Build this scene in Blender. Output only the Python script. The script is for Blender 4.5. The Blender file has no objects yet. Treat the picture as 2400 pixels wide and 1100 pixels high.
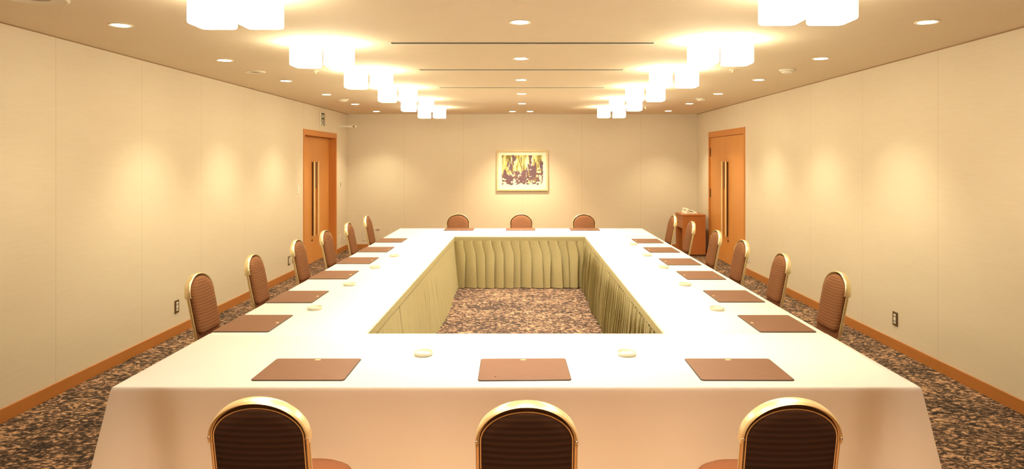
import bpy, bmesh, math, random
from mathutils import Vector, Matrix, noise as mnoise

random.seed(7)
S = bpy.context.scene
C = S.collection
PI = math.pi

# ------------------------------------------------------------------ camera
# level camera with a shifted lens: vanishing point right of and above centre
F_PX = 1570.0
EYE = 1.71
cam_d = bpy.data.cameras.new('camera')
cam = bpy.data.objects.new('camera', cam_d)
C.objects.link(cam)
cam.location = (0, 0, EYE)
cam.rotation_euler = (PI / 2, 0, 0)
cam_d.sensor_fit = 'HORIZONTAL'
cam_d.sensor_width = 36.0
cam_d.lens = F_PX / 2400 * 36.0
cam_d.shift_x = -26 / 2400
cam_d.shift_y = -173 / 2400
cam_d.clip_start = 0.02
S.camera = cam

# ------------------------------------------------------------------ world, exposure
w = bpy.data.worlds.new('world')
S.world = w
w.use_nodes = True
w.node_tree.nodes['Background'].inputs[0].default_value = (0.02, 0.014, 0.008, 1)
w.node_tree.nodes['Background'].inputs[1].default_value = 0.3
S.view_settings.view_transform = 'Standard'
S.view_settings.look = 'None'
S.view_settings.exposure = 0.12
S.view_settings.gamma = 1.0
S.view_settings.use_curve_mapping = False

# lamp settings (the lamps themselves are built further down)
SHADE_COL = (1.0, 0.95, 0.68)      # the twin box lamps over the tables
SHADE_STRENGTH = 20.5
DIFFUSER_STRENGTH = 26.0
SPOT_COL = (1.0, 0.96, 0.66)       # downlights along the walls
SPOT_WATTS = 85.0
CENTRE_COL = (1.0, 0.95, 0.80)     # brighter downlights of the middle row
CENTRE_WATTS = 230.0
NEAR_FILL_WATTS = 48.0                 # unseen downlights added to brighten the near table
BEHIND_FILL_COL = (1.0, 0.62, 0.32)     # unseen downlights added overhead to light the front cloth
BEHIND_FILL_WATTS = 380.0
PAIR_COL = (1.0, 0.84, 0.54)       # the pair washing the picture wall
PAIR_WATTS = 170.0
FIRST_WATTS = 22.0                 # dimmer first pair along the walls
SPOT_CONE = 100.0

# ------------------------------------------------------------------ room dimensions
XL, XR = -3.40, 3.37
YN, YB = -2.2, 12.97
ZC = 2.615
ZT = 0.70                     # top of the cloths

# ------------------------------------------------------------------ helpers
def link(o):
    C.objects.link(o)
    return o

class MB:
    """collects shapes in one bmesh"""
    def __init__(self):
        self.bm = bmesh.new()
    def box(self, x0, y0, z0, x1, y1, z1, bevel=0.0, seg=2):
        r = bmesh.ops.create_cube(self.bm, size=1.0)
        vs = r['verts']
        for v in vs:
            v.co = Vector(((x0 + x1) / 2 + v.co.x * (x1 - x0),
                           (y0 + y1) / 2 + v.co.y * (y1 - y0),
                           (z0 + z1) / 2 + v.co.z * (z1 - z0)))
        if bevel > 0:
            es = list({e for v in vs for e in v.link_edges})
            bmesh.ops.bevel(self.bm, geom=es, offset=bevel, segments=seg, profile=0.5, affect='EDGES')
        return self
    def rings(self, rings, closed=True, cap0=False, cap1=False):
        vv = [[self.bm.verts.new(p) for p in r] for r in rings]
        n = len(rings[0])
        for a, b in zip(vv[:-1], vv[1:]):
            for i in range(n if closed else n - 1):
                j = (i + 1) % n
                try:
                    self.bm.faces.new((a[i], a[j], b[j], b[i]))
                except ValueError:
                    pass
        if cap0:
            self.bm.faces.new(list(reversed(vv[0])))
        if cap1:
            self.bm.faces.new(vv[-1])
        return self
    def lathe(self, prof, c=(0, 0, 0), n=32, axis='Z', sx=1.0, sy=1.0):
        rings = []
        for r, h in prof:
            ring = []
            for i in range(n):
                a = 2 * PI * i / n
                p = Vector((math.cos(a) * r * sx, math.sin(a) * r * sy, h))
                if axis == 'X':
                    p = Vector((p.z, p.x, p.y))
                elif axis == 'Y':
                    p = Vector((p.x, p.z, p.y))
                ring.append(p + Vector(c))
            rings.append(ring)
        return self.rings(rings, True, True, True)
    def tube(self, pts, r, n=10, cap=True):
        pts = [Vector(p) for p in pts]
        rings = []
        up = None
        for i, p in enumerate(pts):
            t = (pts[min(i + 1, len(pts) - 1)] - pts[max(i - 1, 0)]).normalized()
            if up is None:
                up = Vector((0, 0, 1)) if abs(t.z) < 0.9 else Vector((0, 1, 0))
            s = t.cross(up)
            if s.length < 1e-6:
                s = t.cross(Vector((1, 0, 0)))
            s.normalize()
            up = s.cross(t).normalized()
            rr = r[i] if isinstance(r, (list, tuple)) else r
            rings.append([p + s * math.cos(2 * PI * k / n) * rr + up * math.sin(2 * PI * k / n) * rr for k in range(n)])
        return self.rings(rings, True, cap, cap)
    def poly(self, pts, thick):
        """flat polygon (list of 3d points) extruded by vector thick"""
        a = [self.bm.verts.new(Vector(p)) for p in pts]
        b = [self.bm.verts.new(Vector(p) + Vector(thick)) for p in pts]
        n = len(pts)
        self.bm.faces.new(list(reversed(a)))
        self.bm.faces.new(b)
        for i in range(n):
            j = (i + 1) % n
            self.bm.faces.new((a[i], a[j], b[j], b[i]))
        return self
    def build(self, name, mat, parent=None, smooth=False, loc=None, rotz=None, angle=40):
        bmesh.ops.recalc_face_normals(self.bm, faces=self.bm.faces[:])
        me = bpy.data.meshes.new(name)
        self.bm.to_mesh(me)
        self.bm.free()
        if smooth:
            for p in me.polygons:
                p.use_smooth = True
            try:
                me.set_sharp_from_angle(angle=math.radians(angle))
            except Exception:
                pass
        o = bpy.data.objects.new(name, me)
        if mat is not None:
            me.materials.append(mat)
        link(o)
        if parent is not None:
            o.parent = parent
        if loc is not None:
            o.location = loc
        if rotz is not None:
            o.rotation_euler = (0, 0, rotz)
        return o

def empty(name, loc=(0, 0, 0), rotz=0.0):
    o = bpy.data.objects.new(name, None)
    o.empty_display_size = 0.1
    link(o)
    o.location = loc
    o.rotation_euler = (0, 0, rotz)
    return o

def tag(o, label, cat, group=None, kind=None):
    o['label'] = label
    o['category'] = cat
    if group:
        o['group'] = group
    if kind:
        o['kind'] = kind
    return o

def struct(o, label=None):
    o['kind'] = 'structure'
    if label:
        o['label'] = label
    return o

def copy_tree(o, parent=None):
    c = o.copy()
    link(c)
    if parent is not None:
        c.parent = parent
    for ch in list(o.children):
        copy_tree(ch, c)
    return c

# ------------------------------------------------------------------ materials
def new_mat(name):
    m = bpy.data.materials.new(name)
    m.use_nodes = True
    nt = m.node_tree
    b = nt.nodes['Principled BSDF']
    return m, nt, b

def N(nt, t, **kw):
    n = nt.nodes.new(t)
    for k, v in kw.items():
        setattr(n, k, v)
    return n

def setin(n, **kw):
    for k, v in kw.items():
        n.inputs[k.replace('_', ' ')].default_value = v

def math_node(nt, op, a, b=None, clamp=False):
    n = nt.nodes.new('ShaderNodeMath')
    n.operation = op
    n.use_clamp = clamp
    for i, v in enumerate((a, b)):
        if v is None:
            continue
        if isinstance(v, (int, float)):
            n.inputs[i].default_value = v
        else:
            nt.links.new(v, n.inputs[i])
    return n.outputs[0]

def mix_col(nt, fac, a, b):
    n = nt.nodes.new('ShaderNodeMix')
    n.data_type = 'RGBA'
    if isinstance(fac, (int, float)):
        n.inputs[0].default_value = fac
    else:
        nt.links.new(fac, n.inputs[0])
    for i, v in ((6, a), (7, b)):
        if isinstance(v, tuple):
            n.inputs[i].default_value = (*v, 1) if len(v) == 3 else v
        else:
            nt.links.new(v, n.inputs[i])
    return n.outputs[2]

def coords(nt, scale=(1, 1, 1), kind='Object', rot=(0, 0, 0)):
    tc = nt.nodes.new('ShaderNodeTexCoord')
    mp = nt.nodes.new('ShaderNodeMapping')
    mp.inputs['Scale'].default_value = scale
    mp.inputs['Rotation'].default_value = rot
    nt.links.new(tc.outputs[kind], mp.inputs[0])
    return mp.outputs[0]

def noise(nt, vec, scale, detail=3.0, rough=0.55, dist=0.0):
    n = nt.nodes.new('ShaderNodeTexNoise')
    nt.links.new(vec, n.inputs['Vector'])
    setin(n, Scale=scale, Detail=detail, Roughness=rough, Distortion=dist)
    return n.outputs['Fac']

def ramp(nt, fac, stops, interp='LINEAR'):
    n = nt.nodes.new('ShaderNodeValToRGB')
    n.color_ramp.interpolation = interp
    cr = n.color_ramp
    while len(cr.elements) < len(stops):
        cr.elements.new(0.5)
    for e, (p, c) in zip(cr.elements, stops):
        e.position = p
        e.color = (*c, 1) if len(c) == 3 else c
    nt.links.new(fac, n.inputs[0])
    return n.outputs[0]

def bump(nt, bsdf, height, strength=0.2, dist=0.01):
    n = nt.nodes.new('ShaderNodeBump')
    n.inputs['Strength'].default_value = strength
    n.inputs['Distance'].default_value = dist
    nt.links.new(height, n.inputs['Height'])
    nt.links.new(n.outputs[0], bsdf.inputs['Normal'])

def simple(name, col, rough=0.5, metal=0.0, var=0.08, nscale=30.0, stretch=(1, 1, 1), bmp=0.0, spec=None):
    m, nt, b = new_mat(name)
    v = coords(nt, stretch)
    f = noise(nt, v, nscale)
    lo = tuple(c * (1 - var) for c in col)
    hi = tuple(min(1, c * (1 + var)) for c in col)
    nt.links.new(mix_col(nt, f, lo, hi), b.inputs['Base Color'])
    b.inputs['Roughness'].default_value = rough
    b.inputs['Metallic'].default_value = metal
    if spec is not None:
        b.inputs['Specular IOR Level'].default_value = spec
    if bmp > 0:
        bump(nt, b, f, bmp, 0.004)
    return m

def wall_mat(name, axis, start, pitch):
    """grass-cloth wallpaper with thin vertical seams every pitch metres along axis"""
    m, nt, b = new_mat(name)
    along = (2.2, 2.2, 60) 
    v = coords(nt, along)
    f = noise(nt, v, 2.2, 5, 0.6)
    v2 = coords(nt, (1, 1, 1.4))
    g = noise(nt, v2, 0.9, 2, 0.5)
    c1 = mix_col(nt, f, WALL_LO, WALL_HI)
    c2 = mix_col(nt, math_node(nt, 'MULTIPLY', g, 0.18), c1, (0.68, 0.52, 0.38))
    tc = nt.nodes.new('ShaderNodeTexCoord')
    sp = nt.nodes.new('ShaderNodeSeparateXYZ')
    nt.links.new(tc.outputs['Object'], sp.inputs[0])
    t = math_node(nt, 'SUBTRACT', sp.outputs[axis], start - 40 * pitch)
    t = math_node(nt, 'MODULO', t, pitch)
    seam = math_node(nt, 'LESS_THAN', t, 0.008)
    col = mix_col(nt, math_node(nt, 'MULTIPLY', seam, 0.24), c2, (0.42, 0.27, 0.14))
    nt.links.new(col, b.inputs['Base Color'])
    b.inputs['Roughness'].default_value = 0.75
    b.inputs['Specular IOR Level'].default_value = 0.25
    bump(nt, b, f, 0.12, 0.003)
    return m

WALL_LO = (0.69, 0.575, 0.43)
WALL_HI = (0.775, 0.67, 0.525)

def carpet_mat():
    m, nt, b = new_mat('carpet')
    v = coords(nt, (1.0, 1.55, 1))
    a = noise(nt, v, 12.0, 3, 0.6, 1.9)
    c = noise(nt, v, 30.0, 2, 0.6, 0.8)
    big = noise(nt, v, 1.6, 2, 0.5)
    s = math_node(nt, 'ADD', math_node(nt, 'MULTIPLY', a, 0.62), math_node(nt, 'MULTIPLY', c, 0.38))
    s = math_node(nt, 'ADD', s, math_node(nt, 'MULTIPLY', math_node(nt, 'SUBTRACT', big, 0.5), 0.12))
    col = ramp(nt, s, [(0.38, (0.033, 0.0235, 0.019)), (0.47, (0.082, 0.055, 0.043)),
                       (0.505, (0.112, 0.069, 0.050)), (0.54, (0.31, 0.172, 0.10)), (0.60, (0.57, 0.345, 0.205))])
    nt.links.new(col, b.inputs['Base Color'])
    b.inputs['Roughness'].default_value = 0.95
    b.inputs['Specular IOR Level'].default_value = 0.1
    bump(nt, b, s, 0.5, 0.012)
    return m

def cloth_mat(name, col, shade):
    m, nt, b = new_mat(name)
    v = coords(nt)
    f = noise(nt, v, 2.3, 4, 0.6)
    wv = noise(nt, coords(nt, (1, 1, 1)), 420.0, 1, 0.5)
    nt.links.new(mix_col(nt, f, shade, col), b.inputs['Base Color'])
    b.inputs['Roughness'].default_value = 0.85
    b.inputs['Specular IOR Level'].default_value = 0.15
    bump(nt, b, math_node(nt, 'ADD', math_node(nt, 'MULTIPLY', f, 1.0), math_node(nt, 'MULTIPLY', wv, 0.05)), 0.12, 0.02)
    return m

def rib_mat(name, dark, light, pitch, rough=0.8, strength=0.5):
    """fabric with horizontal ribs along object Z"""
    m, nt, b = new_mat(name)
    tc = nt.nodes.new('ShaderNodeTexCoord')
    sp = nt.nodes.new('ShaderNodeSeparateXYZ')
    nt.links.new(tc.outputs['Object'], sp.inputs[0])
    xx = math_node(nt, 'MULTIPLY', sp.outputs[0], sp.outputs[0])
    zz = math_node(nt, 'SUBTRACT', sp.outputs[2], math_node(nt, 'MULTIPLY', xx, 0.35))
    s = math_node(nt, 'SINE', math_node(nt, 'MULTIPLY', zz, 2 * PI / pitch))
    s = math_node(nt, 'ADD', math_node(nt, 'MULTIPLY', s, 0.5), 0.5)
    f = noise(nt, coords(nt, (1, 1, 3)), 60, 2, 0.6)
    k = math_node(nt, 'ADD', math_node(nt, 'MULTIPLY', s, 0.65), math_node(nt, 'MULTIPLY', f, 0.35))
    nt.links.new(mix_col(nt, k, dark, light), b.inputs['Base Color'])
    b.inputs['Roughness'].default_value = rough
    b.inputs['Specular IOR Level'].default_value = 0.2
    bump(nt, b, s, strength, 0.004)
    return m

def wood_mat(name, lo, hi, grain=(9, 9, 0.5), rough=0.4):
    m, nt, b = new_mat(name)
    v = coords(nt, grain)
    f = noise(nt, v, 3.0, 5, 0.6, 0.6)
    nt.links.new(mix_col(nt, f, lo, hi), b.inputs['Base Color'])
    b.inputs['Roughness'].default_value = rough
    b.inputs['Specular IOR Level'].default_value = 0.3
    bump(nt, b, f, 0.03, 0.002)
    return m

def emit_mat(name, col, strength):
    m, nt, b = new_mat(name)
    e = nt.nodes.new('ShaderNodeEmission')
    e.inputs[0].default_value = (*col, 1)
    e.inputs[1].default_value = strength
    nt.links.new(e.outputs[0], nt.nodes['Material Output'].inputs[0])
    return m

M = {}
M['wall_left'] = wall_mat('wallpaper_left', 1, 4.87, 1.10)
M['wall_right'] = wall_mat('wallpaper_right', 1, 5.44, 1.21)
M['wall_back'] = wall_mat('wallpaper_back', 0, -1.16, 1.145)
M['ceiling'] = simple('ceiling_paper', (0.78, 0.645, 0.475), 0.85, var=0.03, nscale=6, spec=0.2)
M['carpet'] = carpet_mat()
M['joint'] = simple('brown_joint', (0.33, 0.19, 0.09), 0.8)
M['base'] = wood_mat('baseboard_wood', (0.44, 0.155, 0.036), (0.53, 0.20, 0.052), (0.6, 0.6, 9), 0.45)
M['door'] = wood_mat('door_veneer', (0.60, 0.235, 0.055), (0.71, 0.31, 0.085), (7, 7, 0.4), 0.38)
M['door_frame'] = wood_mat('door_frame_wood', (0.55, 0.20, 0.045), (0.64, 0.25, 0.062), (7, 7, 0.5), 0.4)
M['cabinet'] = wood_mat('cabinet_wood', (0.42, 0.135, 0.034), (0.50, 0.18, 0.05), (5, 5, 0.6), 0.4)
M['cabinet_in'] = simple('cabinet_recess', (0.20, 0.09, 0.035), 0.7)
M['cloth'] = cloth_mat('white_linen', (0.90, 0.88, 0.84), (0.87, 0.84, 0.79))
M['skirt'] = simple('olive_skirt_satin', (0.43, 0.355, 0.175), 0.6, var=0.10, nscale=40, stretch=(3, 3, 0.6), bmp=0.06, spec=0.3)
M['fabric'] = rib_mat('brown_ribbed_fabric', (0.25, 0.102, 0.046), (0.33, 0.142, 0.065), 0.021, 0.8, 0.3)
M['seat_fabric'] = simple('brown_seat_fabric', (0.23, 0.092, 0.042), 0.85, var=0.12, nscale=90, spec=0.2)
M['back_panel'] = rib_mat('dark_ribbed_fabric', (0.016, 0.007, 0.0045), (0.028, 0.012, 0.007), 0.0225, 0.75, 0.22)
M['band_shade'] = simple('band_shade_brown', (0.055, 0.027, 0.013), 0.7)  # dark brown standing in for shade on the brass band's rear face
M['brass'] = simple('brass_tube', (0.84, 0.70, 0.42), 0.34, 0.95, var=0.05, nscale=12)
M['brass_band'] = simple('polished_brass_band', (0.94, 0.82, 0.52), 0.34, 0.85, var=0.05, nscale=9)
M['chrome'] = simple('steel_rivet', (0.9, 0.84, 0.72), 0.12, 1.0, var=0.02)
M['pull'] = simple('pale_brass_pull', (0.88, 0.66, 0.33), 0.4, 0.25, var=0.05, stretch=(1, 1, 0.2))
M['pull_dark'] = simple('dark_pull_strip', (0.055, 0.024, 0.010), 0.5)
M['hinge'] = simple('dark_hinge', (0.13, 0.06, 0.025), 0.5, 0.4)
M['leather'] = simple('brown_leather', (0.235, 0.102, 0.050), 0.55, var=0.10, nscale=14, bmp=0.04, spec=0.35)
M['leather_edge'] = simple('dark_leather_edge', (0.05, 0.026, 0.016), 0.5)
M['gold'] = simple('gold_stamp', (0.85, 0.68, 0.40), 0.35, 0.8)
M['porcelain'] = simple('ivory_porcelain', (0.76, 0.71, 0.54), 0.25, var=0.02)
M['white_plastic'] = simple('cream_plastic', (0.84, 0.78, 0.66), 0.45, var=0.03)
M['brown_plate'] = simple('bronze_plate', (0.16, 0.085, 0.035), 0.45, 0.3)
M['slot'] = simple('dark_slot', (0.022, 0.012, 0.006), 0.9)
M['metal_white'] = simple('painted_metal', (0.80, 0.71, 0.56), 0.5, var=0.03)
M['speaker'] = simple('speaker_grille', (0.42, 0.33, 0.24), 0.7, var=0.12, nscale=300)
M['table_top'] = wood_mat('table_laminate', (0.42, 0.30, 0.20), (0.5, 0.37, 0.25), (0.5, 6, 6))
M['steel'] = simple('steel_leg', (0.5, 0.5, 0.5), 0.35, 1.0)
M['frame_wood'] = wood_mat('picture_frame_wood', (0.66, 0.50, 0.28), (0.76, 0.60, 0.36), (4, 4, 4))
M['mount'] = simple('picture_mount', (0.86, 0.80, 0.62), 0.8, var=0.02)
M['sign_face'] = simple('sign_face', (0.80, 0.74, 0.58), 0.4, var=0.02)
M['sign_ink'] = simple('sign_green', (0.030, 0.029, 0.010), 0.5)
M['shade'] = emit_mat('glowing_paper_shade', SHADE_COL, SHADE_STRENGTH)
M['diffuser'] = emit_mat('glowing_lower_diffuser', SHADE_COL, DIFFUSER_STRENGTH)
M['lens'] = emit_mat('downlight_lens', SPOT_COL, 30.0)

def art_mat():
    m, nt, b = new_mat('woodland_print')
    tc = nt.nodes.new('ShaderNodeTexCoord')
    sp = nt.nodes.new('ShaderNodeSeparateXYZ')
    nt.links.new(tc.outputs['Object'], sp.inputs[0])
    z = math_node(nt, 'ADD', math_node(nt, 'MULTIPLY', sp.outputs[2], 1.9), 0.5)     # 0 bottom .. 1 top
    v1 = coords(nt, (17, 1, 3.0))
    a = noise(nt, v1, 1.0, 4, 0.65, 0.5)
    v2 = coords(nt, (9, 1, 3.2), rot=(0, 0.5, 0))
    d = noise(nt, v2, 1.0, 4, 0.65, 0.8)
    v3 = coords(nt, (5, 1, 13))
    e = noise(nt, v3, 1.0, 4, 0.7, 0.6)
    base = ramp(nt, a, [(0.38, (0.13, 0.095, 0.03)), (0.46, (0.34, 0.28, 0.07)), (0.53, (0.66, 0.57, 0.24)), (0.60, (0.84, 0.76, 0.52))])
    low = math_node(nt, 'SUBTRACT', 1.12, z)
    k = math_node(nt, 'MULTIPLY', math_node(nt, 'ADD', d, math_node(nt, 'MULTIPLY', low, 0.16)), 1.0)
    mk = ramp(nt, k, [(0.575, (0, 0, 0)), (0.60, (1, 1, 1))])
    c = mix_col(nt, mk, base, (0.135, 0.070, 0.095))
    k2 = math_node(nt, 'SUBTRACT', e, math_node(nt, 'MULTIPLY', math_node(nt, 'ABSOLUTE', math_node(nt, 'SUBTRACT', z, 0.22), None), 0.55))
    mk2 = ramp(nt, k2, [(0.45, (0, 0, 0)), (0.475, (1, 1, 1))])
    c = mix_col(nt, mk2, c, (0.16, 0.082, 0.085))
    k3 = math_node(nt, 'SUBTRACT', noise(nt, coords(nt, (10, 1, 16)), 1.0, 3, 0.6), math_node(nt, 'MULTIPLY', z, 0.28))
    mk3 = ramp(nt, k3, [(0.51, (0, 0, 0)), (0.535, (1, 1, 1))])
    c = mix_col(nt, mk3, c, (0.84, 0.74, 0.56))
    nt.links.new(c, b.inputs['Base Color'])
    b.inputs['Roughness'].default_value = 0.7
    return m
M['art'] = art_mat()

# ------------------------------------------------------------------ room shell
DL = (10.35, 12.19, 2.205)     # door in the left wall: y0, y1, height
DR = (10.16, 12.15, 2.225)     # door in the right wall
struct(MB().box(XL - 0.3, YN - 0.2, -0.1, XR + 0.3, YB + 0.2, 0.0).build('floor', M['carpet']),
       'dark brown and tan flecked carpet')
struct(MB().box(XL - 0.3, YN - 0.2, ZC, XR + 0.3, YB + 0.2, ZC + 0.15).build('ceiling', M['ceiling']),
       'cream papered ceiling')
mb = MB()
mb.box(XL - 0.25, YN - 0.15, 0, XL, DL[0], ZC)
mb.box(XL - 0.25, DL[1], 0, XL, YB + 0.15, ZC)
mb.box(XL - 0.25, DL[0], DL[2], XL, DL[1], ZC)
struct(mb.build('wall_left', M['wall_left']), 'cream wallpapered left wall')
mb = MB()
mb.box(XR, YN - 0.15, 0, XR + 0.25, DR[0], ZC)
mb.box(XR, DR[1], 0, XR + 0.25, YB + 0.15, ZC)
mb.box(XR, DR[0], DR[2], XR + 0.25, DR[1], ZC)
struct(mb.build('wall_right', M['wall_right']), 'cream wallpapered right wall')
struct(MB().box(XL, YB, 0, XR, YB + 0.15, ZC).build('wall_back', M['wall_back']), 'cream wallpapered far wall')
struct(MB().box(XL, YN - 0.15, 0, XR, YN, ZC).build('wall_front', M['wall_back']), 'cream wall behind the viewpoint')
# thin brown joint between the side walls and the ceiling
struct(MB().box(XL, YN, ZC - 0.009, XL + 0.004, YB, ZC).build('trim_1', M['joint']), 'thin brown joint along the left wall top')
struct(MB().box(XR - 0.004, YN, ZC - 0.009, XR, YB, ZC).build('trim_2', M['joint']), 'thin brown joint along the right wall top')
BH = 0.094
mb = MB()
mb.box(XL, YN, 0, XL + 0.012, DL[0], BH, 0.002, 1)
mb.box(XL, DL[1], 0, XL + 0.012, YB, BH, 0.002, 1)
struct(mb.build('baseboard_left', M['base']))
mb = MB()
mb.box(XR - 0.012, YN, 0, XR, DR[0], BH, 0.002, 1)
mb.box(XR - 0.012, DR[1], 0, XR, YB, BH, 0.002, 1)
struct(mb.build('baseboard_right', M['base']))
struct(MB().box(XL + 0.012, YB - 0.012, 0, XR - 0.012, YB, BH, 0.002, 1).build('baseboard_back', M['base']))

# ------------------------------------------------------------------ doors
def make_door(name, label, sgn, xw, y0, y1, h, recess, head):
    """double door in a side wall. sgn = +1 when the room lies towards +x of the wall plane xw"""
    root = empty(name, (xw, (y0 + y1) / 2, 0))
    struct(root, label)
    cy = (y0 + y1) / 2
    def bx(m, xa, ya, za, xb, yb, zb, bev=0.0):
        xs = sorted((sgn * xa, sgn * xb))
        m.box(xs[0], ya - cy, za, xs[1], yb - cy, zb, bev, 1)
    jw = 0.055
    depth = recess + 0.06
    m = MB()
    bx(m, -depth, y0, 0, 0.012, y0 + jw, h, 0.002)
    bx(m, -depth, y1 - jw, 0, 0.012, y1, h, 0.002)
    bx(m, -depth, y0 + jw, h - head, 0.012, y1 - jw, h, 0.002)
    m.build('door_frame', M['door_frame'], root)
    gap = 0.004
    ym = cy
    for (a, b, side) in ((y0 + jw + gap, ym - gap / 2, -1), (ym + gap / 2, y1 - jw - gap, 1)):
        m = MB()
        bx(m, -recess - 0.045, a, 0.006, -recess, b, h - head - 0.004, 0.0015)
        leaf = m.build('door_leaf', M['door'], root)
        # long bar pull beside the meeting edge, held off on two posts
        yc = ym + side * 0.105
        m = MB()
        bx(m, -recess + 0.030, yc - 0.024, 0.45, -recess + 0.048, yc + 0.024, 1.70, 0.004)
        pull = m.build('door_pull', M['pull'], leaf)
        m = MB()
        bx(m, -recess, yc - 0.009, 0.46, -recess + 0.031, yc + 0.009, 1.69)
        m.build('pull_web_shadow', M['hinge'] if side < 0 else M['door'], leaf)  # near leaf: dark colour stands in for the shadow the pull casts
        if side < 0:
            # dark strip on the inner edge of the upper third of the pull
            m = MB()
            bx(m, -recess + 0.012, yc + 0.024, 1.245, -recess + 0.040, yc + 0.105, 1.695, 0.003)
            g = m.build('pull_strip', M['pull_dark'], leaf)
            g['label'] = 'dark strip on the upper third of the pull'
        if side < 0:
            m = MB()
            bx(m, -recess, yc - 0.035, 0.372, -recess + 0.008, yc + 0.02, 0.398, 0.002)
            m.build('lock', M['hinge'], leaf)
        for zz in (1.865, 1.13, 0.25):
            m = MB()
            yh = a + 0.01 if side < 0 else b - 0.01
            bx(m, -recess, yh - 0.018, zz - 0.075, -recess + 0.012, yh + 0.018, zz + 0.075, 0.003)
            if sgn < 0:
                m.build('hinge', M['hinge'], leaf)
            else:
                m.bm.free()
    # closed backing behind the leaves so no light leaks
    m = MB()
    bx(m, -depth - 0.10, y0, 0, -depth - 0.02, y1, h)
    bk = m.build('door_back', M['door_frame'], root)
    return root
make_door('door_1', 'orange wooden double door recessed in the left wall with long pale pulls', 1, XL, *DL, 0.117, 0.09)
make_door('door_2', 'orange wooden double door flush in the right wall with dark hinges', -1, XR, *DR, 0.012, 0.10)

# ------------------------------------------------------------------ ceiling lamps
def rounded_rect(hx, hy, r, n=5):
    pts = []
    for cx, cy, a0 in ((hx - r, hy - r, 0), (-hx + r, hy - r, 90), (-hx + r, -hy + r, 180), (hx - r, -hy + r, 270)):
        for i in range(n + 1):
            a = math.radians(a0 + 90 * i / n)
            pts.append((cx + math.cos(a) * r, cy + math.sin(a) * r))
    return pts

LAMP_Z = EYE + 0.723
def make_lamp(shade, diff):
    root = empty('ceiling_lamp')
    m = MB()
    m.box(-0.20, -0.07, -0.018, 0.20, 0.07, 0, 0.004, 1)
    m.build('mounting_plate', M['metal_white'], root)
    for sx in (-1, 1):
        m = MB()
        cx = sx * 0.1275
        rr = []
        zb, zt = LAMP_Z - ZC, -0.020
        for (z, ins) in ((zb, 0.008), (zb + 0.004, 0.002), (zb + 0.012, 0.0), (zt - 0.004, 0.0), (zt, 0.004)):
            rr.append([(cx + x, y, z) for x, y in rounded_rect(0.1 - ins, 0.1 - ins, 0.028)])
        m.rings(rr, True, False, True)
        sh = m.build('lamp_shade', M[shade], root, True)
        m = MB()
        m.rings([[(cx + x, y, zb + 0.0015) for x, y in rounded_rect(0.0915, 0.0915, 0.024)],
                 [(cx + x, y, zb + 0.0045) for x, y in rounded_rect(0.0915, 0.0915, 0.024)]], True, True, True)
        m.build('diffuser', M[diff], sh)
    return root
ORD = ['nearest', 'second', 'third', 'fourth', 'fifth', 'farthest']
lamp0 = make_lamp('shade', 'diffuser')
used = set()
LROWS = (('left', -1.54, 3.60), ('right', 1.48, 3.49))
for side, x, yy in LROWS:
    for k in range(6):
        src = lamp0
        o = src if src.name not in used else copy_tree(src)
        used.add(src.name)
        o.location = (x, yy + 1.545 * k, ZC)
        if k == 0:
            tag(o, 'largest glowing twin box lamp cut by the top edge, %s row' % side, 'ceiling lamp', 'twin box ceiling lamps')
        elif k == 5:
            tag(o, 'smallest glowing twin box lamp, in front of the far wall, end of the %s row' % side, 'ceiling lamp', 'twin box ceiling lamps')
        else:
            tag(o, 'glowing twin box ceiling lamp, %s from the camera in the %s row' % (ORD[k], side), 'ceiling lamp', 'twin box ceiling lamps')

# ------------------------------------------------------------------ downlights
def make_downlight(watts, col):
    root = empty('downlight')
    m = MB()
    m.lathe([(0.058, 0.0), (0.074, 0.0), (0.075, -0.004), (0.070, -0.007), (0.060, -0.004)], n=32)
    m.build('trim_ring', M['metal_white'], root, True)
    m = MB()
    m.lathe([(0.0595, -0.001), (0.0595, -0.0035), (0.05, -0.005)], n=32)
    m.build('lens', M['lens'], root, True)
    ld = bpy.data.lights.new('downlight_beam', 'SPOT')
    ld.energy = watts
    ld.color = col
    ld.spot_size = math.radians(SPOT_CONE)
    ld.spot_blend = 0.9
    ld.shadow_soft_size = 0.05
    lo = bpy.data.objects.new('beam', ld)
    link(lo)
    lo.parent = root
    lo.location = (0, 0, -0.03)
    return root
dl0 = {'side': make_downlight(SPOT_WATTS, SPOT_COL), 'centre': make_downlight(CENTRE_WATTS, CENTRE_COL),
       'near': make_downlight(NEAR_FILL_WATTS, CENTRE_COL), 'pair': make_downlight(PAIR_WATTS, PAIR_COL),
       'first': make_downlight(FIRST_WATTS, SPOT_COL),
       'behind': make_downlight(BEHIND_FILL_WATTS, BEHIND_FILL_COL)}
used = set()
def put_dl(x, y, label, kind='side'):
    src = dl0[kind]
    o = src if kind not in used else copy_tree(src)
    used.add(kind)
    o.location = (x, y, ZC)
    tag(o, label, 'downlight', 'recessed ceiling downlights')
for side, x, y0 in (('left', -2.68, 4.46), ('centre', -0.02, 4.36), ('right', 2.63, 4.36)):
    for k in range(5 if side == 'centre' else 6):
        if side == 'centre':
            put_dl(x, y0 + 1.555 * k, 'round recessed ceiling downlight in the middle row between the slot vents, %s from the camera' % ORD[k], 'centre')
        else:
            put_dl(x, y0 + 1.555 * k, 'round recessed ceiling downlight, %s from the camera along the %s wall' % (ORD[k], side), 'first' if k == 0 else 'side')
put_dl(-0.02, 2.80, 'added fill downlight in line with the middle row over the near edge of the table, above the frame', 'near')  # this and the next two are added out of view to brighten the table
put_dl(-1.15, 2.80, 'added fill downlight over the near left corner of the table, above the frame', 'near')
put_dl(1.15, 2.80, 'added fill downlight over the near right corner of the table, above the frame', 'near')
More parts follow.
